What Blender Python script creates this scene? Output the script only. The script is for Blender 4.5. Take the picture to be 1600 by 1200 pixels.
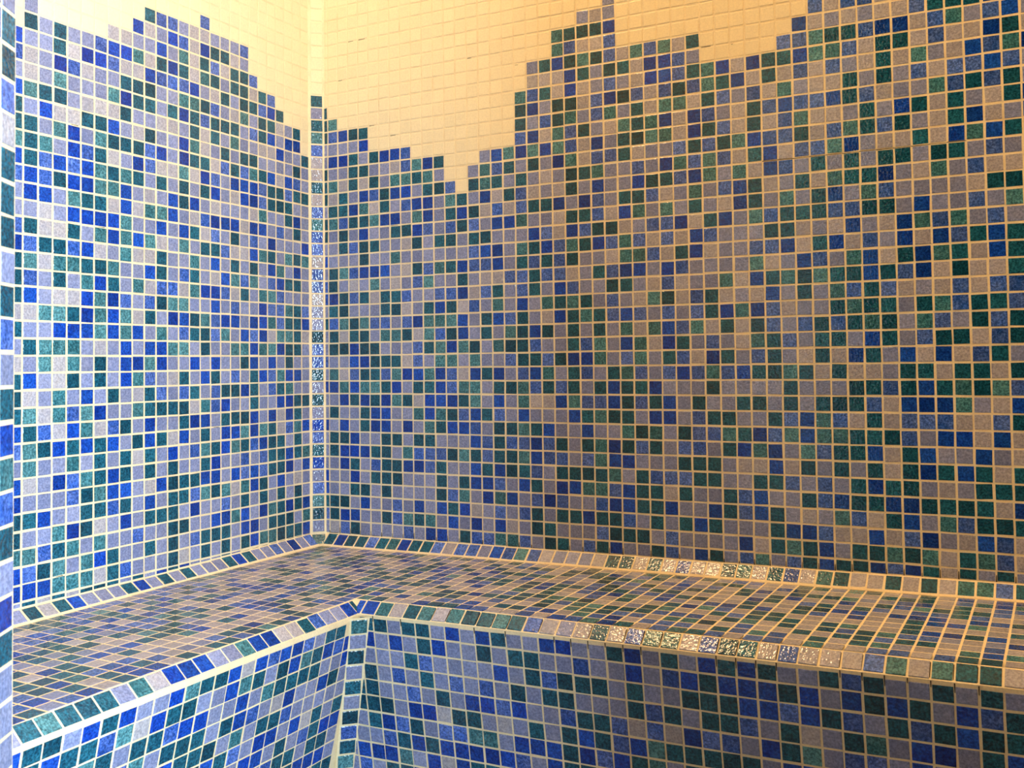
import bpy, math, random
import numpy as np
from mathutils import Matrix, Vector

# ------------------------------------------------------------------ scene, camera, light
for o in list(bpy.data.objects):
    bpy.data.objects.remove(o, do_unlink=True)
scene = bpy.context.scene
COL = scene.collection
random.seed(7)
rng = np.random.default_rng(11)

U = 0.025                     # one mosaic pitch = 25 mm; all lengths below are counted in pitches
CAM = np.array([52.9882, -65.4362, 13.2324])
YAW, PITCH, ROLL, FPX = 0.4922, 0.0338, 0.0116, 1605.46
PPX, PPY = 800.62, 513.5
SKEW = 0.0183                 # the corner is a little wider than a right angle


def rot3(pitch, roll, yaw):
    a, b, c = pitch, roll, yaw
    rx = np.array([[1, 0, 0], [0, math.cos(a), -math.sin(a)], [0, math.sin(a), math.cos(a)]])
    ry = np.array([[math.cos(b), 0, math.sin(b)], [0, 1, 0], [-math.sin(b), 0, math.cos(b)]])
    rz = np.array([[math.cos(c), -math.sin(c), 0], [math.sin(c), math.cos(c), 0], [0, 0, 1]])
    return rz @ rx @ ry


CR = rot3(PITCH, ROLL, YAW)   # columns: right, forward, up
cam_data = bpy.data.cameras.new('camera')
cam = bpy.data.objects.new('camera', cam_data)
COL.objects.link(cam)
cam_data.sensor_fit = 'HORIZONTAL'
cam_data.sensor_width = 36.0
cam_data.lens = FPX * 36.0 / 1600.0
cam_data.shift_x = (800 - PPX) / 1600.0
cam_data.shift_y = (PPY - 600) / 1600.0
cam_data.clip_start = 0.01
cam_data.dof.use_dof = True
cam_data.dof.focus_distance = 58 * U
cam_data.dof.aperture_fstop = (cam_data.lens / 1000.0) / (0.075 * U)
m = Matrix.Identity(4)
for i in range(3):
    m[i][0], m[i][1], m[i][2], m[i][3] = CR[i, 0], CR[i, 2], -CR[i, 1], CAM[i] * U
cam.matrix_world = m
scene.camera = cam

scene.view_settings.view_transform = 'Standard'
scene.view_settings.look = 'None'
scene.view_settings.gamma = 1.0
scene.view_settings.use_curve_mapping = False
scene.view_settings.exposure = 0.0

world = bpy.data.worlds.new('world')
scene.world = world
world.use_nodes = True
world.node_tree.nodes['Background'].inputs['Color'].default_value = (0.62, 0.78, 1.0, 1)
world.node_tree.nodes['Background'].inputs['Strength'].default_value = 0.03


def area_light(name, loc, target, sx, sy, power, color):
    d = bpy.data.lights.new(name, 'AREA')
    d.shape = 'RECTANGLE'
    d.size, d.size_y = sx * U, sy * U
    d.energy = power
    d.color = color
    o = bpy.data.objects.new(name, d)
    COL.objects.link(o)
    o.location = [v * U for v in loc]
    dirv = Vector([t - l for t, l in zip(target, loc)])
    o.rotation_euler = dirv.to_track_quat('-Z', 'Y').to_euler()
    return o


# daylight of the bright room outside the doorway, the warm ceiling lamp inside, and an added warm fill
area_light('daylight_outside_doorway', (104, -86, 22), (10, -20, 4), 34, 46, 200.0, (0.66, 0.86, 1.0))
area_light('warm_ceiling_lamp', (5, -19, 91), (14, -14, 0), 10, 10, 15.5, (1.0, 0.60, 0.27))
area_light('added_warm_fill', (78, -20, 91), (66, -14, 0), 10, 10, 18.0, (1.0, 0.60, 0.27))  # unseen warm fill, added to brighten the right end of the seat

# ------------------------------------------------------------------ materials


def nd(nt, kind, **kw):
    n = nt.nodes.new(kind)
    for k, v in kw.items():
        setattr(n, k, v)
    return n


def math_node(nt, op, a, b=None, clamp=False):
    n = nd(nt, 'ShaderNodeMath', operation=op)
    n.use_clamp = clamp
    for i, v in enumerate((a, b)):
        if v is None:
            continue
        if isinstance(v, (int, float)):
            n.inputs[i].default_value = v
        else:
            nt.links.new(v, n.inputs[i])
    return n.outputs[0]


def remap(nt, v, a0, a1, b0, b1):
    n = nd(nt, 'ShaderNodeMapRange')
    nt.links.new(v, n.inputs['Value'])
    for k, x in zip(('From Min', 'From Max', 'To Min', 'To Max'), (a0, a1, b0, b1)):
        n.inputs[k].default_value = x
    return n.outputs['Result']


def noise(nt, pos, scale, detail=2.0, rough=0.55):
    n = nd(nt, 'ShaderNodeTexNoise')
    n.inputs['Scale'].default_value = scale
    n.inputs['Detail'].default_value = detail
    n.inputs['Roughness'].default_value = rough
    nt.links.new(pos, n.inputs['Vector'])
    return n.outputs['Fac']


def tile_material(name, col, alt, grain=0.35, var=0.22, rough=0.1, bump=0.8, mott=0.35):
    """speckled glass mosaic: fine grain, soft clouding towards a second tint, one shade per tile"""
    mat = bpy.data.materials.new(name)
    mat.use_nodes = True
    nt = mat.node_tree
    bs = nt.nodes['Principled BSDF']
    geo = nd(nt, 'ShaderNodeNewGeometry')
    pos = geo.outputs['Position']
    att = nd(nt, 'ShaderNodeAttribute', attribute_name='shade')
    inf = nd(nt, 'ShaderNodeObjectInfo')
    r = math_node(nt, 'FRACT', math_node(nt, 'ADD', att.outputs['Fac'], inf.outputs['Random']))
    r2 = math_node(nt, 'FRACT', math_node(nt, 'MULTIPLY', r, 7.31))
    fine = noise(nt, pos, 320, 2.5, 0.7)
    cloud = noise(nt, pos, 75, 1.5)
    mix = nd(nt, 'ShaderNodeMix', data_type='RGBA')
    mix.inputs['A'].default_value = (*col, 1)
    mix.inputs['B'].default_value = (*alt, 1)
    f = math_node(nt, 'ADD', remap(nt, cloud, 0.35, 0.7, -mott * 0.4, mott), math_node(nt, 'MULTIPLY', r2, 0.5))
    f = math_node(nt, 'ADD', f, remap(nt, fine, 0.45, 0.75, 0.0, grain * 0.9), clamp=True)
    nt.links.new(f, mix.inputs['Factor'])
    v = math_node(nt, 'MULTIPLY', remap(nt, fine, 0.36, 0.64, 1 - grain, 1 + grain), remap(nt, r, 0, 1, 1 - var, 1 + var))
    sc = nd(nt, 'ShaderNodeVectorMath', operation='SCALE')
    nt.links.new(mix.outputs['Result'], sc.inputs[0])
    nt.links.new(v, sc.inputs['Scale'])
    nt.links.new(sc.outputs['Vector'], bs.inputs['Base Color'])
    bs.inputs['Roughness'].default_value = rough
    bs.inputs['IOR'].default_value = 1.5
    if bump:
        wav = noise(nt, pos, 250, 1.0)
        bn = nd(nt, 'ShaderNodeBump')
        bn.inputs['Strength'].default_value = bump
        bn.inputs['Distance'].default_value = 0.0007
        nt.links.new(wav, bn.inputs['Height'])
        nt.links.new(bn.outputs['Normal'], bs.inputs['Normal'])
    return mat


MATS = {
    'B': tile_material('glass_tile_deep_blue', (0.003, 0.036, 0.33), (0.012, 0.085, 0.44), 0.45, 0.30),
    'M': tile_material('glass_tile_mid_blue', (0.022, 0.09, 0.42), (0.11, 0.19, 0.52), 0.50, 0.20),
    'T': tile_material('glass_tile_dark_teal', (0.004, 0.056, 0.105), (0.015, 0.12, 0.185), 0.50, 0.26),
    'G': tile_material('glass_tile_sea_green', (0.022, 0.13, 0.175), (0.09, 0.25, 0.29), 0.50, 0.20),
    'L': tile_material('glass_tile_lavender', (0.19, 0.235, 0.44), (0.27, 0.30, 0.46), 0.27, 0.15),
    'P': tile_material('glass_tile_pale_grey', (0.34, 0.345, 0.43), (0.43, 0.41, 0.42), 0.24, 0.12),
    'W': tile_material('glass_tile_cream', (0.83, 0.74, 0.49), (0.86, 0.76, 0.50), 0.05, 0.03, 0.3, 0.12, 0.3),
}


def grout_material():
    mat = bpy.data.materials.new('cream_grout')
    mat.use_nodes = True
    nt = mat.node_tree
    bs = nt.nodes['Principled BSDF']
    geo = nd(nt, 'ShaderNodeNewGeometry')
    a = noise(nt, geo.outputs['Position'], 30, 4.0)
    b = noise(nt, geo.outputs['Position'], 400, 2.0)
    mix = nd(nt, 'ShaderNodeMix', data_type='RGBA')
    mix.inputs['A'].default_value = (0.85, 0.74, 0.48, 1)
    mix.inputs['B'].default_value = (0.70, 0.56, 0.33, 1)
    nt.links.new(remap(nt, a, 0.45, 0.8, 0.0, 0.8), mix.inputs['Factor'])
    sc = nd(nt, 'ShaderNodeVectorMath', operation='SCALE')
    nt.links.new(mix.outputs['Result'], sc.inputs[0])
    nt.links.new(remap(nt, b, 0.3, 0.7, 0.93, 1.07), sc.inputs['Scale'])
    nt.links.new(sc.outputs['Vector'], bs.inputs['Base Color'])
    bs.inputs['Roughness'].default_value = 0.75
    bn = nd(nt, 'ShaderNodeBump')
    bn.inputs['Strength'].default_value = 0.25
    bn.inputs['Distance'].default_value = 0.001
    nt.links.new(b, bn.inputs['Height'])
    nt.links.new(bn.outputs['Normal'], bs.inputs['Normal'])
    return mat


GROUT = grout_material()


def plain_material(name, col, rough=0.6):
    mat = bpy.data.materials.new(name)
    mat.use_nodes = True
    nt = mat.node_tree
    bs = nt.nodes['Principled BSDF']
    geo = nd(nt, 'ShaderNodeNewGeometry')
    n = noise(nt, geo.outputs['Position'], 25, 3.0)
    sc = nd(nt, 'ShaderNodeVectorMath', operation='SCALE')
    sc.inputs[0].default_value = col
    nt.links.new(remap(nt, n, 0.3, 0.7, 0.9, 1.1), sc.inputs['Scale'])
    nt.links.new(sc.outputs['Vector'], bs.inputs['Base Color'])
    bs.inputs['Roughness'].default_value = rough
    return mat


CRACK = plain_material('dark_crack_in_grout', (0.035, 0.026, 0.02), 0.9)
PLASTER = plain_material('cream_plaster', (0.78, 0.70, 0.54), 0.7)
FLOOR = plain_material('dark_wet_floor', (0.16, 0.13, 0.10), 0.5)

# ------------------------------------------------------------------ geometry helpers


def mesh_object(name, verts, faces, mats, parent=None, midx=None, scale=U):
    me = bpy.data.meshes.new(name)
    me.from_pydata([tuple(float(c) * scale for c in v) for v in verts], [], [tuple(int(i) for i in f) for f in faces])
    for mm in mats:
        me.materials.append(mm)
    if midx is not None:
        me.polygons.foreach_set('material_index', midx)
    me.update()
    o = bpy.data.objects.new(name, me)
    COL.objects.link(o)
    if parent:
        o.parent = parent
    return o


def structure(o):
    o['kind'] = 'structure'
    return o


def grid_surface(rows):
    """list of equally long polylines -> verts, quads"""
    v, f = [], []
    n = len(rows[0])
    for r in rows:
        v += [tuple(p) for p in r]
    for i in range(len(rows) - 1):
        for j in range(n - 1):
            a = i * n + j
            f.append((a, a + 1, a + n + 1, a + n))
    return v, f


def slab(quad, back):
    """four front corners and a vector to the back -> closed block"""
    q = [np.array(p, float) for p in quad]
    b = [p + np.array(back, float) for p in q]
    v = q + b
    f = [(0, 1, 2, 3), (7, 6, 5, 4), (0, 4, 5, 1), (1, 5, 6, 2), (2, 6, 7, 3), (3, 7, 4, 0)]
    return v, f


S0 = 0.875                     # face of a whole tile, in pitches
PROUD, BEV, DEEP = 0.020, 0.022, 0.05


def tile_shape(w, h, proud=PROUD):
    a, b = w / 2, h / 2
    c = BEV
    ring = lambda x, y, z: [(-x, -y, z), (x, -y, z), (x, y, z), (-x, y, z)]
    v = ring(a, b, -DEEP) + ring(a, b, proud - 0.012) + ring(a - c, b - c, proud)
    f = [(8, 9, 10, 11)]
    for k in range(4):
        l = (k + 1) % 4
        f.append((k, l, 4 + l, 4 + k))
        f.append((4 + k, 4 + l, 8 + l, 8 + k))
    return v, f


_shared = {}


def shared_tile(cls, w, h, name):
    key = (cls, round(w, 3), round(h, 3), name)
    if key not in _shared:
        v, f = tile_shape(w, h)
        me = bpy.data.meshes.new(name)
        me.from_pydata([tuple(c * U for c in p) for p in v], [], f)
        me.materials.append(MATS[cls])
        me.update()
        _shared[key] = me
    return _shared[key]


def tile_frame(c, u, v):
    """centre, direction along, direction up -> 3x3 axes"""
    u = np.array(u, float); u /= np.linalg.norm(u)
    n = np.cross(u, np.array(v, float)); n /= np.linalg.norm(n)
    w = np.cross(n, u)
    return u, w, n


class T:
    __slots__ = ('c', 'u', 'v', 'n', 'w', 'h', 'cls')

    def __init__(s, c, u, v, w, h, cls, loose=1.0, lift=0.0):
        s.c = np.array(c, float)
        s.u, s.v, s.n = tile_frame(c, u, v)
        s.w, s.h, s.cls = w, h, cls
        # hand laid: a trace of shift and tilt
        jx, jy, jr = rng.normal(0, 0.012 * loose, 3)
        t1, t2 = rng.normal(0, 0.008 * loose, 2)
        s.c = s.c + s.u * jx + s.v * jy + s.n * (lift + rng.normal(0, 0.003))
        u, v, n = s.u, s.v, s.n
        s.u = u + v * jr + n * t1; s.u /= np.linalg.norm(s.u)
        s.n = n - u * t1 - v * t2; s.n /= np.linalg.norm(s.n)
        s.v = np.cross(s.n, s.u)


def project(p):
    q = (np.asarray(p) - CAM) @ CR
    return PPX + FPX * q[0] / q[1], PPY - FPX * q[2] / q[1], q[1]


def seen_area(t):
    if (CAM - t.c) @ t.n <= 0:
        return 0.0
    x, y, d = project(t.c)
    if d <= 0 or x < 16 or x > 1604 or y < -8 or y > 1208:
        return 0.0
    a = np.array(project(t.c + t.u * 0.5)[:2]) - np.array((x, y))
    b = np.array(project(t.c + t.v * 0.5)[:2]) - np.array((x, y))
    return abs(a[0] * b[1] - a[1] * b[0])


def place_tiles(tiles, parent, name, limit=300):
    """the largest tiles in view become objects of their own, the rest one joined field"""
    order = sorted(range(len(tiles)), key=lambda i: -seen_area(tiles[i]))
    single = set(i for i in order[:limit] if seen_area(tiles[i]) > 0)
    for i in order:
        if i not in single:
            continue
        t = tiles[i]
        o = bpy.data.objects.new(name, shared_tile(t.cls, t.w, t.h, name))
        COL.objects.link(o)
        o.parent = parent
        mm = Matrix.Identity(4)
        for k in range(3):
            mm[k][0], mm[k][1], mm[k][2], mm[k][3] = t.u[k], t.v[k], t.n[k], t.c[k] * U
        o.matrix_local = mm
    rest = [t for i, t in enumerate(tiles) if i not in single]
    if rest:
        keys = sorted(set(t.cls for t in rest))
        verts, faces, mi, sh = [], [], [], []
        for t in rest:
            v, f = tile_shape(t.w, t.h)
            base = len(verts)
            A = np.array(v) @ np.array([t.u, t.v, t.n]) + t.c
            verts += A.tolist()
            faces += [tuple(k + base for k in q) for q in f]
            mi += [keys.index(t.cls)] * len(f)
            sh += [random.random()] * len(f)
        o = mesh_object(name + '_field', verts, faces, [MATS[k] for k in keys], parent, mi)
        at = o.data.attributes.new('shade', 'FLOAT', 'FACE')
        at.data.foreach_set('value', sh)
        o['kind'] = 'stuff'


def lerp(pts, x):
    xs = [p[0] for p in pts]; ys = [p[1] for p in pts]
    return float(np.interp(x, xs, ys))


def pick():
    return random.choices('BMTGLP', (18, 14, 26, 10, 24, 8))[0]


# ------------------------------------------------------------------ the mosaic, row by row (row 0 lowest)
# B deep blue, M mid blue, T dark teal, G sea green, L lavender, P pale grey, W cream
BACK = """
PMTLLLLMLBBLTMMGGMLTTLMTBLLTMLBTLMGLMTBTTBMBTPTLTLT
TBBLLTMGTGLBLBLBPLTTLLLMTTTLMLLLLBPTGTBLTTGTGPTGMPL
TTLBLLMLBLBTBPLMLMTLTTBTTMLTLTBTLLLTBBMPPBPMBLPBMPB
LLTTLTLLLLTMGLBGBLMBMLLMBBTTBLLBTMBTLPLGMPTBLGMTTTM
LLBLTTTLLLTLTBBMLBTLBBGGMBTTPTLLTMBLLTMBTTBBTTTTPBL
LBTLMTTBBMTLLBTBTTMLTTTTGLTMMMTTLLTTMLMLTBTTLPLTTTB
TBBBTTLGMMMTGTMTTGBMMLMGBBLLLTTTLPPBPTLTLTPTBTBTPTL
TTBLLTTLTTLLLBMTMMBMTLTGBTMTLMMLTBGBLGMTTBPTBLLBLPT
LBLTBBLBLGTBBMLTTGTBLLBLLGTGLTMMGTBMGBGGTTTMLBBPBPT
TLLTBBLLGBGTMBTMLBLLLBTGTTLBBLMTTLLTMBGMPTPMMMPPMTB
LBTBTBGTPBBBTGLBLGPPBGMMBTMTBLTLLTTLTLTTTMPBBBGLPBL
BGBGGTBLTTBMGGLTTGMTMTLTBTTBLLLTLLLLTLLLTTMTBTGTGML
GPMTTMGBBGBMPBTBLMBGLTMLTGMLMBMGMBTTGTPTPPLTTPTTPTB
LLBBTTTPMLGGLGLLMTTMTBBGLMGLTMPBTLMTLPTPBTLBPBPMTLT
TTBTTLLLMTGBGTLGTTMLLTMGLBGPBTLMLPGTMLTTLBTLMTTPMTL
TPTTLGGTPGMTBLTLGTBTLTLTLGPGBMGPTPTMLMTMTGTLGMLTMTP
MGTGMMLMBGGGBLTBMTLPBTGTMBMLMLMTBGBMPLLTGTTLTGMTTMT
TTLLLTTPLTBTPMLGLBLGTGTLMLPGTPMTPLPBLTLGMTMPLPMPMML
BTMTPTTMLLMMBPMTLMTLBMLLTTLPMPLLGPBTGTGTTBTMBPTPPTL
TLPLGLPLMGLLTLPPMMTMMPLTMBBLBMLLLLGPLBMLGBPTBGTPBTM
TGMBBBLPTMGTBMMBLTMTMTLLPGGMPTBPLLMMBPTBPMLBPBMTBTB
LLLTLLGLLLLLLMBBLGTBMGTBMGMPMPBMLLLTTPLPBLPBGMGLMLP
LTMTTLLPTLTTLTTLLLBMPBMTTPLMMBPTBLGMTTTMMTTLBLLMLGT
LTLBLLTTBMLMTMLBBGLLPTTMPBGLGLTLPBTLGLTBLGMLLLLPTTM
GMTTGBBLGBLTBTPMPMTTBLBMLTTMPLGLMBTPLTPGTTBLPGLMPPL
TTBGPTLMBBLGTLBPTMPLPTLBLLBTTMBGLGPBMLTLTLTTLTTLMLG
PTLBMTBBLTTMWTGTLTLPLTTGLLMLBGMGMPTBPMMGBLPPTPBGBTB
GPTPTLGGTGLWWLGMTLTLBGPMMTPLLMTMTGBMMTPMGTMTLPTBPLB
LLTTLLPMGBTWWWLBGBGBGMPBLTTGGPBTMPTPMGPPLTLBTPTLPTB
BBTLTBBMWWWWWWWWWMBPGMTLPGTGBPBMLPTMBMMBTMPLLGMTMTL
LLLBWWWWWWWWWWWWWTLMTGLMGLTPGGPTMLMPGLPPTLTLMPMMBML
MBTTWWWWWWWWWWWWWTBLTTPMBTMPMTMGTBPTPMPMLPTPGLPBMGB
GWWWWWWWWWWWWWWWWGMTPBPLMLPBBMTGBPBTTBGGMPTTPMPPBTP
WWWWWWWWWWWWWWWWWWPPPBTLTTPBBMLWWWWWMMGTTMBBPMGLMBL
WWWWWWWWWWWWWWWWWWLTBTGTMPGMGPTWWWWWWBPLPLPPMTTTBBT
WWWWWWWWWWWWWWWWWWWWGMPPMWWWWWWWWWWWWWMPMMPBPTLBTMB
WWWWWWWWWWWWWWWWWWWWGTTTBWWWWWWWWWWWWWWWWLBPGTBLTML
WWWWWWWWWWWWWWWWWWWWWWLPLWWWWWWWWWWWWWWWWWWWLTBGPBT
WWWWWWWWWWWWWWWWWWWWWWWWLWWWWWWWWWWWWWWWWWWWWWWWLMT
""".split()
# left wall, written from the doorway side (column 26) to the corner (column 0)
LEFT = """
BBBGGGPTMLLLTPLTLTLTBGGTTTB
BMTGLGBTLLTLTLMTTTLBBLTTTLG
GGMTGLGLLMLLTTLLBBGBLBGTBTB
TLLGBTPLBLTTTLBLLMLTLTLTLTL
TTBLLTTMTLBLTTMGTGPGBTLBLPL
BLLLMTGBBLPBTTTBBLBMBMTTBLB
BPLBMGTBTLTLTLLTBLLMLMTTBTG
LGLLGLTLTPTLBLMGTBGTMBTTLTL
MGTBTBTBLTBTPBLTLBBGBGTPMGB
BTMPBGPMTLBLLTBBLTTTBLBPBTL
TGPGMGBLLGTTTTPGMBLLTLLBBTT
TPLGLBLTLPTMLMTLMTTBTLMTGLL
TBLPTLTLBGMLPTLBTLMLTBMGBBL
PLGPGLTLBBGBLLBLBLLTBLBLTLL
LTGGGLPLBLBBGGLTLLGGBGGBTTL
TLLBBBGBGBLGLMTTMGLBMBPGGTP
PPGGTBGBGPTLBBTGMBBLBBGMTTB
TBLPPBGBMLMTGGLLBLMLLBMMGTM
TMLTLGBTLGPMMPGBBMPTLGGMLLL
TGPGGTTGLLBTLMTLPBGMGLMBTTL
BMTTMBPLGPPTLLGLBLTLTLBGLBL
MTPPTLGBGBGPLGLTTMPPBGTLGTG
LLPLBBBBGLLBLBTPMLTLMLBLLLB
LBBLGTTPBPGGBLPMBBBPBBLMLTL
MBMTBBGGBLPLBTBLPLLLPGLLTBL
BTMBMBGTGTLTLTLTBLPBBMTTTLL
GTGLBMTPLBMPPGPBMLBBBMTTMTT
TTLGBLGTTTMBLBTTPMTMGTBPBML
TLBPPTTBLPTLLBGPLTLTTLLLLTL
BGTTLPPPTLLPPLTPTLGLLPPBLLT
LPLGLLLGBTTLTBTMTTTLMTBLBBW
MPLBMPLLTTTLLGGTMLPGLTTPLTW
BLLTPBBMPPBMMMBLPTLTTMBTWWW
WTLTLLMBBGPTBTPGTLTTPTMWWWW
WLWWWWWPPLLBLGPTMPTTMWWWWWW
WWWWWWWWWBPLBMPBTTPLWWWWWWW
WWWWWWWWWWTMMLPPLLLMWWWWWWW
WWWWWWWWWWWWWWWMWWWWWWWWWWW
""".split()
LEFT_LOW = 'LTPTPTTTLTLBTBLLLTBTLMLBTLT'
SLIVER = 'LMTBBLLLBLLBLMLLTLBMLBLTTLTTTLLTTT'
CORNER = 'LTGMLBTMBLTLTMMTLLPMMPMMGMPTPPMGTLT'
COVE_LEFT = 'MLBLMLLTBTLLLTLTLBTLLLBTPTLT'
COVE_BACK = 'TBTTMTGBTTMPMMLBMGMPLLLPTTPTPMPPTGPTMPGTPPTPTPGGMT'
EDGE_LEFT = 'TBLLMTPPBBGLLBBBPGLTTTGTL'
EDGE_BACK = 'BGPTGPGTTGTMPLPTPMGGPMTTPMPPPMGPGTTP'
# bench riser under the back wall: columns from -3, rows from the top
RISER_BACK = [
    '..TTLTTLBLBTLLBBLLTBLTLBTBTLLTMTLLTLTL',
    '..BLBLTBLLTLTTLLMLLBLMBTBBBTBLBTBTLBMT',
    '..LLLTMLLLLBLTMTTTLTLLTTTBBMBTMLTMTBTT',
    '..TLMLTLMLMLTLTTLLLTMTLTTMLTPLTGLBBLTB',
    '.TTLLMLTLBBMBLLMTTMPMPBMMLBTGLMMLBLTBL',
    '.TTTLBBPTTLPLTLTBTMBGTTTTTLBBTLMTBTLBL',
    '.LTBMTLMMGGLBBBTBMBTGLTMBLTBMGTLTBLMTP',
    'BLLMTBTBBBBBMLBTTLBMTLTBLMTGBLTPMTLBTL',
    'LBBBGLBPBTTLMTBLGTLMBTLPTBGLMTLBTMGLTP',
    'LMLTTBLMTGBLTPMLTBLGTLMBTPLTGBMLTLBTMG',
]
# riser on the left arm: column -1 at the inner corner, running towards the doorway
RISER_LEFT = [
    '.TTLMBBMBPBTTGBLLBTBLTTB',
    'BMBTGBTLTGBLLTTBPGMTTBTL',
    'BLLTTTTGLBLLBBMTTLTGLTBM',
    'LTBLLBPLMBTLTTTLGMLTBTLT',
    'LLLLLMTTLGLTTTBLTPLBTMLB',
    'TLTPBLBBLMTBTLMTBLTGPMTL',
    'BBTMLTLBBLTLMBTGLTMBLTPT',
    'LTTLTTMLTGBLPTMLTBGLTMLB',
    'LBBBTLTMGLTBLTMPLTBTLGMT',
    'TTLMBTGLTMLBTGLTPBTLMTGB',
]
RISER_CORNER = 'GLTLTLTMTGLTMLTGL'
JAMB = 'LTTMPTTTLTMLTBGMTLBTLLLTMLT'

# ------------------------------------------------------------------ heights that follow the bench


def zb(x):  return lerp([(1, -.93), (9.3, -.86), (40.2, -.62), (50.7, -.47), (85, -.1)], x)
def zf(x):  return lerp([(1, -.97), (14.2, -1.1), (21.8, -.95), (42.7, -.76), (51, -.64), (85, -.3)], x)
def zl(y):  return lerp([(-46, -1.15), (-40, -1.12), (-28, -1.05), (-18, -.98), (-14, -.97)], y)
def zfl(y): return lerp([(-46, -1.42), (-38, -1.33), (-30, -1.18), (-14, -1.1)], y)


def seat_z(x, y):
    if y >= -14:
        return zb(x) + (zf(x) - zb(x)) * min(1, max(0, (-y - .9) / 13.1))
    x0 = 1 + SKEW * (-y)
    return zl(y) + (zfl(y) - zl(y)) * min(1, max(0, (x - x0) / 13.2))


def cove_top_back(x): return lerp([(1, -.06), (9, -.02), (40, .24), (51, .38), (85, .7)], x)
def cove_top_left(y): return lerp([(-46, -.35), (-28, -.33), (-17, -.33), (-6, -.12), (-.9, -.04)], y)
def left_x(y): return -SKEW * y


# ------------------------------------------------------------------ walls
XE, YE, ZT, ZB = 86.0, -46.0, 94.0, -18.3       # far end of the back wall, doorway wall, ceiling, floor
TOPROW = 60
DOOR_X = 59.5

v, f = slab([(-3, 0, ZB), (XE, 0, ZB), (XE, 0, ZT), (-3, 0, ZT)], (0, 5, 0))
wall_back = structure(mesh_object('wall_back', v, f, [GROUT]))
tiles = []
for r in range(TOPROW):
    for c in range(-1, 62):
        if c == -1:
            cls = SLIVER[r] if r < len(SLIVER) else 'W'
        elif r < len(BACK) and c < 51:
            cls = BACK[r][c]
        elif r < 34 and c >= 51:
            cls = pick()
        else:
            cls = 'W'
        x0, z0, w, h = 1.25 + c, r, S0, S0
        if r == 0:
            lo = cove_top_back(x0 + .5) + .06
            h = 1 - .0575 - lo
            zc = lo + h / 2
        else:
            zc = z0 + .5
        if c == -1:
            w, xc = .30, 1.25 - .20
        else:
            xc = x0 + .5
        tiles.append(T((xc, 0, zc), (1, 0, 0), (0, 0, 1), w, h, cls))
place_tiles(tiles, wall_back, 'tile')

v, f = slab([(left_x(YE), YE, ZB), (0, 0, ZB), (0, 0, ZT), (left_x(YE), YE, ZT)], (-5, 0, 0))
wall_left = structure(mesh_object('wall_left', v, f, [GROUT]))
LD = np.array([SKEW, -1, 0])
tiles = []
for r in range(-1, TOPROW):
    for j in range(0, 44):
        if r == -1:
            cls = LEFT_LOW[26 - j] if j < 27 else pick()
        elif r < len(LEFT) and j < 27:
            cls = LEFT[r][26 - j]
        elif r < 34 and j >= 27:
            cls = pick()
        else:
            cls = 'W'
        y = -(.9 + j + .5)
        zc, h = r + .5, S0
        if r <= 0:
            lo = cove_top_left(y) + .06
            if r == -1:
                h = -.06 - lo
                zc = lo + h / 2
                if h < .05:
                    continue
            elif lo > -.06:
                h = 1 - .0575 - max(lo, .0)
                zc = max(lo, 0) + h / 2
        tiles.append(T((left_x(y), y, zc), -LD, (0, 0, 1), S0, h, cls))
place_tiles(tiles, wall_left, 'tile')

# ------------------------------------------------------------------ corner strip and coves (trim)


def strip_bar(name, a_pts, b_pts, back):
    """a band between two polylines with a body behind it"""
    n = len(a_pts)
    bk = np.array(back, float)
    rows = [np.array(a_pts, float) + bk, np.array(a_pts, float), np.array(b_pts, float), np.array(b_pts, float) + bk]
    v, f = grid_surface(rows)
    return structure(mesh_object(name, v, f, [GROUT]))


A, B = np.array([.02, -.98, 0]), np.array([.93, 0, 0])
trim_1 = strip_bar('trim_1', [A + (0, 0, z) for z in (-.5, ZT)], [B + (0, 0, z) for z in (-.5, ZT)], (-1.0, 1.0, 0))
mid = (A + B) / 2 + np.array([0.01, 0.03, 0])
tiles = []
for r in range(TOPROW):
    cls = CORNER[r] if r < len(CORNER) else 'W'
    tiles.append(T(mid + (0, 0, r * 1.0 + .5), B - A, (0, 0, 1), .90, .885, cls, .8, .02))
place_tiles(tiles, trim_1, 'tile')

xs = np.linspace(.55, XE, 40)
trim_2 = strip_bar('trim_2', [(x, -.0, cove_top_back(x)) for x in xs], [(x, -.98, zb(x) + .02) for x in xs], (0, .6, -.6))
tiles = []
for c in range(0, 62):
    xc = 1.25 + c + .5 - .08
    p0 = np.array([xc, -.03, cove_top_back(xc) - .03]); p1 = np.array([xc, -.88, zb(xc) + .07])
    cls = COVE_BACK[c] if c < len(COVE_BACK) else pick()
    tiles.append(T((p0 + p1) / 2, (1, 0, 0), p0 - p1, .87, np.linalg.norm(p0 - p1) - .13, cls, .8, .02))
place_tiles(tiles, trim_2, 'tile')

ys = np.linspace(-.55, YE, 30)
trim_3 = strip_bar('trim_3', [(left_x(y), y, cove_top_left(y)) for y in ys], [(left_x(y) + .98, y, zl(max(-46, y)) + .02 if y < -14 else seat_z(.98, y) + .02) for y in ys], (-.6, 0, -.6))
tiles = []
for j in range(0, 44):
    y = -(1.0 + j + .5)
    p0 = np.array([left_x(y) + .03, y, cove_top_left(y) - .03]); p1 = np.array([left_x(y) + .88, y, seat_z(1.2, y) + .07])
    cls = COVE_LEFT[j] if j < len(COVE_LEFT) else pick()
    tiles.append(T((p0 + p1) / 2, -LD, p0 - p1, .87, np.linalg.norm(p0 - p1) - .13, cls, .8, .02))
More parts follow.
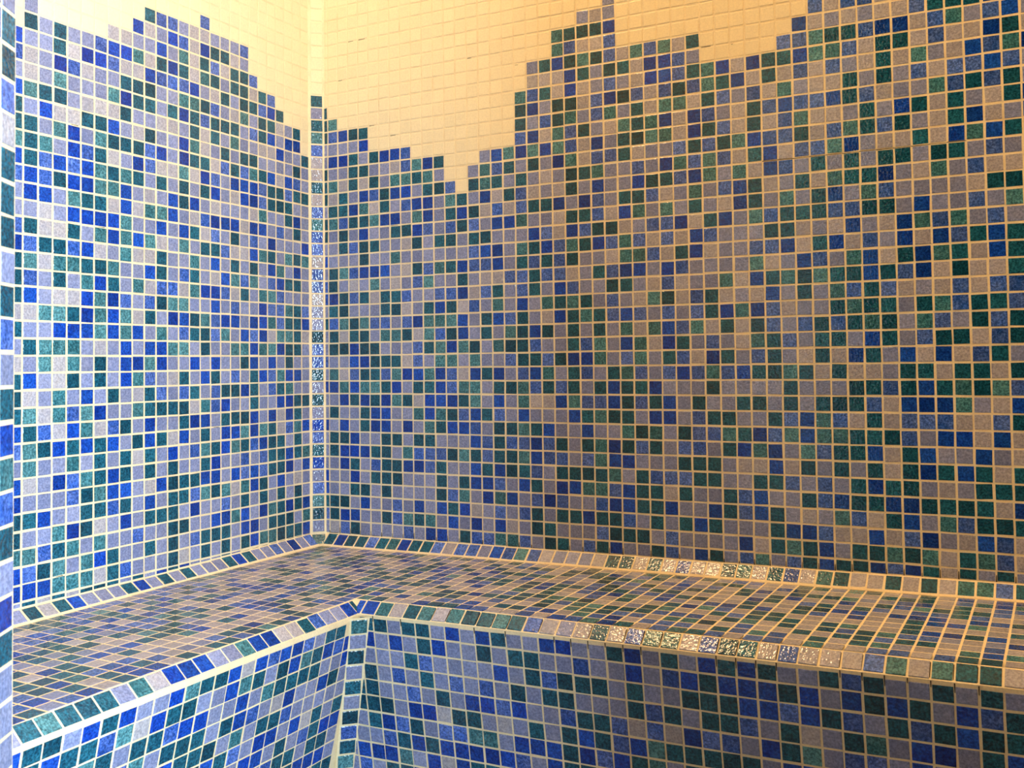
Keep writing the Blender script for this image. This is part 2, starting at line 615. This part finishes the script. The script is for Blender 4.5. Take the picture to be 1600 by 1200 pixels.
# the piece turning the corner
p0 = np.array([.42, -.42, -.05]); p1 = np.array([1.05, -1.05, -.86])
tiles.append(T((p0 + p1) / 2, (1, 1, 0), p0 - p1, 1.0, .86, 'G', .5, .03))
place_tiles(tiles, trim_3, 'tile')

# ------------------------------------------------------------------ the bench
bench = bpy.data.objects.new('bench', None)
COL.objects.link(bench)
bench['label'] = 'L-shaped built-in steam room bench clad in blue, teal and lavender mosaic tiles along both walls'
bench['category'] = 'bench'


def riser_left(k, r):
    Y = -(14.372 + 1.027 * k); t = .235
    p = np.array([13.69 - SKEW * Y - r * math.sin(t), Y, -2.331 + .005 * Y - r * math.cos(t)])
    return CAM + .97 * (p - CAM)


def riser_back(c, r):
    X = 16.456 + .995 * c; t = .141
    p = np.array([X, -15.274 + r * math.sin(t), -1.803 + .011 * X - r * math.cos(t)])
    return CAM + 1.0084 * (p - CAM)


RB = 16.6
# mortar body of the arm along the back wall
xs = list(np.linspace(10.0, XE - .5, 50))
rows = []
for x in xs:
    c = (x - riser_back(0, 0)[0]) / (.995 * 1.0084)
    top, bot = riser_back(c, .12), riser_back(c, RB)
    z0 = zf(x)
    rows.append([(x, -14.02, z0), (x, -14.84, z0 - .69), (x, top[1] + .01, min(top[2], z0 - .8)), (x, bot[1] + .01, bot[2]), (x, bot[1] + .01, ZB)])
vb, fb = grid_surface(rows)
# mortar body of the arm along the left wall
rows = []
for y in np.linspace(-11.0, YE + .5, 40):
    k = (-y - 15.9) / .996
    top, bot = riser_left(k, .12), riser_left(k, RB)
    z0 = zfl(min(-14, y)); xo = 14.26 + max(0, -y - 14) * SKEW
    rows.append([(bot[0] - .01, y, ZB), (bot[0] - .01, y, bot[2]), (top[0] - .01, y, min(top[2], z0 - .8)), (xo + .78, y, z0 - .69), (xo, y, z0)])
v2, f2 = grid_surface(rows)
# mortar under the seat tiles
v3, f3 = [], []
for (ax, bx, ay, by, nx, ny) in ((.5, XE - .5, -14.03, -.5, 90, 15), (1.3, 14.9, YE + .5, -14.03, 16, 32)):
    rr = [[(x if by > -1 else min(x, 14.27 + max(0, -y - 14) * SKEW), y, seat_z(x, y)) for x in np.linspace(ax, bx, nx)] for y in np.linspace(ay, by, ny)]
    vv, ff = grid_surface(rr)
    f3 += [tuple(i + len(v3) for i in q) for q in ff]
    v3 += vv
allv, allf = list(vb), list(fb)
for vv, ff in ((v2, f2), (v3, f3)):
    allf += [tuple(i + len(allv) for i in q) for q in ff]
    allv += vv
mesh_object('mortar_body', allv, allf, [GROUT], bench)


def seat_x(n, y): return n + .23 + max(0, -y - 14) * SKEW * 1.15


SEAT_COL = {
    1: 'T..T..L..T.TG', 2: 'M..T..T..B.LL', 3: 'M..T..P..PPPB', 4: '...P.PBPTPLPP', 5: '....GTPPTTLGP', 6: '....TTLPBPPTB',
    7: 'PT..BTMPPPMPB', 8: 'MTP..B.PBBTTM', 9: 'BTPPT....BTMM', 10: 'TMBPPT...TPGT', 11: 'PPMLPLT...TTT', 12: 'MTPMTTPTB...T',
    13: 'TLTTTBTTPM...', 14: 'TPLBBPPPTMTB.', 15: 'MPTMMBMTTPTPT', 16: 'TPPTLGMMLPPBP', 17: 'PTBPBPPPTPGPP', 18: 'TPTBLTBPPTTPB',
    19: 'MMPTMTMBPTTMT', 20: 'PTPTPTTPPBPMT', 21: 'PTMTBLPPLTPBB', 22: 'PPPGPTTGMTMPM', 23: 'PTTPPBBPTTPTP', 24: 'TTLLMTTTTLPTP',
    25: 'PTTPPTPPGTTMM', 26: 'PBTTMMMPGMPBP', 27: 'LLTMTTBMTGGPB', 28: 'TMGMLTBPPGGGM', 29: 'TTPTMMGTPTTMG', 30: 'TPMPTMPPLTMBB',
    31: 'MMBMTBBPTTMPT', 32: 'TPLTPTLTGMPMP', 33: 'LTMTPTPBPMGMM', 34: 'MTPPPPMGPMGMG', 35: 'MLTTPPBMTPTPT', 36: 'PPBLBTTPMTPTM',
    37: 'PMPTTPBTTGMMP', 38: 'TTTBPPPTTPPGM', 39: 'TPTPMTTPTTPMM', 40: 'LPTPTTMPPPTPP', 41: 'GPGBLBPPTTPTG', 42: 'TPLPTBBPGMTPP',
    43: 'PTLTMPPPPTTTP', 44: 'LTMMPBPPPGMGM', 45: 'TTBGMBTTTMTLM', 46: 'PPPTMBBPBMTPP', 47: 'BMTTTPBPBLPPM', 48: 'LTPTMBGPTPPGT',
    49: 'BBMMPMPPBLMBT', 50: 'BGMPPTPTPBPGP'}
SEAT_ROW = {
    14: 'TLPBBBBPMTPPM', 15: 'LMTPTLTPBPTBM', 16: 'MTMBPMPPMTPTP', 17: 'MLTPTBPMBBTPP', 18: 'MMPMTBPMBMMTT', 19: 'LTBTPPPTPPPPB',
    20: 'PMTBPMTPPBPPT', 21: 'MTPTMTGTPTPBG', 22: 'MPBPBGTLLPPTT', 23: 'MGTTTMMTMBPTM', 24: 'BMTBPMMTTGPMT', 25: 'TMBPBMTGTPPLT',
    26: 'TTBTBLTPTPPLP', 27: 'TTMTLTPPBPLPT', 28: 'TPBBBPTPMTPMP', 29: '.PMMTTTLBPMTB', 30: '...LLTLTMPMBB', 31: '....BTTLTTMTT',
    32: '......LPBTGPP', 33: '.......TPTBTB', 34: '........TTTLM', 35: '.........LMBL', 36: '...........MT', 37: '............B'}
SEAT = {}
for n_, t_ in SEAT_COL.items():
    for m_, ch in enumerate(t_):
        if ch != '.':
            SEAT[(n_, m_ + 1)] = ch
for m_, t_ in SEAT_ROW.items():
    for n_, ch in enumerate(t_):
        if ch != '.':
            SEAT[(n_ + 1, m_)] = ch
tiles = []
for n in range(1, 62):
    for mrow in range(1, 46):
        if mrow >= 14 and n > 13:
            continue
        y = -(mrow + .5)
        x = seat_x(n, y) + .5
        if y < YE + .5:
            continue
        cls = SEAT.get((n, mrow)) or pick()
        e = .3
        du = np.array([2 * e, 0, seat_z(x + e, y) - seat_z(x - e, y)])
        dv = np.array([0, 2 * e, seat_z(x, y + e) - seat_z(x, y - e)])
        tiles.append(T((x, y, seat_z(x, y)), du, dv, .875, .875, cls, .4, -.002))
place_tiles(tiles, bench, 'seat_tile')

tiles = []
for k in range(-1, 46):
    x = 15.23 + k + .5
    p0 = np.array([x, -14.06, zf(x) - .01]); p1 = np.array([x, -14.83, zf(x) - .67])
    w = .88
    if k == -1:
        w = .42; p0[0] += .2; p1[0] += .2
    cls = 'B' if k == -1 else (EDGE_BACK[k] if k < len(EDGE_BACK) else pick())
    tiles.append(T((p0 + p1) / 2, (1, 0, 0), p0 - p1, w, np.linalg.norm(p0 - p1) - .11, cls, .8, .02))
for k in range(0, 31):
    y = -(13.8 + k + .5)
    xo = 14.26 + max(0, -y - 14) * SKEW
    z0 = zfl(y)
    p0 = np.array([xo + .03, y, z0 - .01]); p1 = np.array([xo + .77, y, z0 - .67])
    w = .88
    if k == 0:
        w = .3; p0[1] -= .3; p1[1] -= .3
    cls = EDGE_LEFT[k] if k < len(EDGE_LEFT) else pick()
    tiles.append(T((p0 + p1) / 2, -LD, p0 - p1, w, np.linalg.norm(p0 - p1) - .11, cls, .8, .02))
place_tiles(tiles, bench, 'edge_tile')

tiles = []
for r in range(0, 16):
    for c in range(-3, 46):
        s = RISER_BACK[r] if r < len(RISER_BACK) else ''
        cls = s[c + 3] if c + 3 < len(s) else pick()
        if cls == '.':
            continue
        a, b, d = riser_back(c, r), riser_back(c + 1, r), riser_back(c, r + 1)
        lo = .13 if r == 0 else 0
        h = .89 - lo
        ctr = a + (b - a) * .5 + (d - a) * (.5 + lo / 2)
        tiles.append(T(ctr, b - a, a - d, .89, h, cls))
    for k in range(-1, 30):
        s = RISER_LEFT[r] if r < len(RISER_LEFT) else ''
        cls = s[k + 1] if k + 1 < len(s) else pick()
        if cls == '.':
            continue
        a, b, d = riser_left(k + 1, r), riser_left(k, r), riser_left(k + 1, r + 1)
        lo = .13 if r == 0 else 0
        ctr = a + (b - a) * .5 + (d - a) * (.5 + lo / 2)
        tiles.append(T(ctr, b - a, a - d, .88, (.87 - lo), cls))
place_tiles(tiles, bench, 'riser_tile')

# chamfer strip in the inner corner of the two risers


def corner_pts(r, d=.86):
    pl, pr = riser_left(-.9, r), riser_back(-1, r)
    x, y, z = pl[0], pr[1], (pl[2] + pr[2]) / 2
    return np.array([x, y - d, z]), np.array([x + d, y, z])


ra = [corner_pts(r)[0] for r in (0, 5, 10, RB)]
rb_ = [corner_pts(r)[1] for r in (0, 5, 10, RB)]
v, f = grid_surface([np.array(ra) + (-.8, .8, 0), ra, rb_, np.array(rb_) + (-.8, .8, 0)])
mesh_object('corner_mortar', v, f, [GROUT], bench)
tiles = []
for r in range(0, 16):
    a0, b0 = corner_pts(r + .12); a1, b1 = corner_pts(r + 1.02)
    tiles.append(T((a0 + b0 + a1 + b1) / 4, b0 - a0, (a0 + b0) - (a1 + b1), .94, .86, RISER_CORNER[r], .8, .02))
place_tiles(tiles, bench, 'corner_tile')

# ------------------------------------------------------------------ gaps where grout has fallen out


def gaps(name, parent, segs):
    v, f = [], []
    for a, b, side, n, w in segs:
        a, b = np.array(a, float), np.array(b, float)
        side = np.array(side, float); n = np.array(n, float)
        base = len(v)
        for p, k in ((a, 1.0), (b, .6)):
            for sx in (-.5, .5):
                v.append(p + side * w * k * sx + n * .016)
                v.append(p + side * w * k * sx - n * .02)
        f += [tuple(base + i for i in q) for q in ((0, 2, 6, 4), (0, 4, 5, 1), (2, 3, 7, 6), (0, 1, 3, 2), (4, 6, 7, 5))]
    o = mesh_object(name, v, f, [CRACK], parent)
    o['kind'] = 'stuff'


segs = []
for c in range(0, 51):
    x = 1.25 + c
    lo = cove_top_back(x) + .02
    if random.random() < .75:
        segs.append(((x + random.uniform(-.02, .02), 0, lo), (x, 0, lo + random.uniform(.15, .5)), (1, 0, 0), (0, -1, 0), random.uniform(.04, .08)))
    if random.random() < .45 and c < 22:
        segs.append(((x + .1, 0, lo + .03), (x + random.uniform(.6, .9), 0, lo + .04), (0, 0, 1), (0, -1, 0), .045))
for c in range(35, 47):
    segs.append(((1.25 + c, 0, 26.0 + random.uniform(-.02, .02)), (1.25 + c + 1, 0, 26.0), (0, 0, 1), (0, -1, 0), random.uniform(.02, .05)))
for c, z in ((3, 39), (4, 32), (6, 31), (13, 36), (8, 25), (6, 24), (11, 26.9), (13, 26.0), (31, 34), (33, 33.9), (1, 36), (2, 39), (17, 34.9)):
    segs.append(((1.25 + c + .1, 0, z), (1.25 + c + random.uniform(.4, .8), 0, z), (0, 0, 1), (0, -1, 0), .035))
gaps('grout_gap', wall_back, segs)
segs = []
for j in range(0, 8):
    y = -(.9 + j)
    segs.append(((left_x(y), y - .1, cove_top_left(y) + .02), (left_x(y), y - .75, cove_top_left(y - 1) + .02), (0, 0, 1), (1, 0, 0), .03))
for j, z in ((22, 28), (10, 8.98), (5, 20), (23, 1.0), (20, 22)):
    y = -(.9 + j)
    segs.append(((left_x(y), y - .2, z), (left_x(y), y - .7, z), (0, 0, 1), (1, 0, 0), .04))
gaps('grout_gap', wall_left, segs)
segs = []
for c in range(0, 36):
    a, b, d = riser_back(c, .02), riser_back(c, random.uniform(.25, .6)), riser_back(c, 1)
    nn = np.cross(riser_back(c + 1, 0) - riser_back(c, 0), a - d); nn /= np.linalg.norm(nn)
    if random.random() < .3 + .018 * c:
        segs.append((a, b, (1, 0, 0), nn, .05))
for r in range(1, 9):
    a, b, d = riser_back(-1.3 - .24 * r, r), riser_back(-.6 - .24 * r, r), riser_back(-1, r + 1)
    nn = np.array([0, -1, .14])
    segs.append((a, b, (0, 0, 1), nn, .04))
for k in range(1, 36):
    x = 15.23 + k
    if random.random() < .5:
        segs.append(((x - .04, -14.15, zf(x) - .09), (x - .03, -14.75, zf(x) - .6), (1, 0, 0), (0, -.64, .77), .035))
gaps('grout_gap', bench, segs)

# ------------------------------------------------------------------ doorway wall, side wall, floor, ceiling
JE = np.array([25.75, -45.7]); ja = math.radians(31.8)
JD = np.array([-math.sin(ja), math.cos(ja)])
NJ = np.array([math.cos(ja), math.sin(ja)])
p_in = JE; p_out = JE - JD * 9
v, f = slab([(*p_in, ZB), (*p_out, ZB), (*p_out, ZT), (*p_in, ZT)], (-30, 0, 0))
wall_front = structure(mesh_object('wall_doorway', v, f, [GROUT]))
tiles = []
for i in range(-8, 34):
    z = 11.7 + (12 - i) + .5
    for q in range(8):
        ctr = np.array([*(JE - JD * (.06 + q + .45)), z])
        cls = JAMB[i] if (q == 0 and 0 <= i < len(JAMB)) else pick()
        tiles.append(T(ctr, np.array([JD[0], JD[1], 0]), (0, 0, 1), .885, .885, cls))
place_tiles(tiles, wall_front, 'tile')

v, f = slab([(DOOR_X, YE, ZB), (XE, YE, ZB), (XE, YE, ZT), (DOOR_X, YE, ZT)], (0, -6, 0))
structure(mesh_object('wall_front', v, f, [PLASTER]))
v, f = slab([(XE, 0, ZB), (XE, YE, ZB), (XE, YE, ZT), (XE, 0, ZT)], (5, 0, 0))
structure(mesh_object('wall_right', v, f, [PLASTER]))
v, f = slab([(-8, YE - 6, ZT), (XE + 5, YE - 6, ZT), (XE + 5, 5, ZT), (-8, 5, ZT)], (0, 0, 5))
structure(mesh_object('ceiling', v, f, [PLASTER]))
v, f = slab([(-8, -130, ZB), (140, -130, ZB), (140, 5, ZB), (-8, 5, ZB)], (0, 0, -5))
structure(mesh_object('floor', v, f, [FLOOR]))
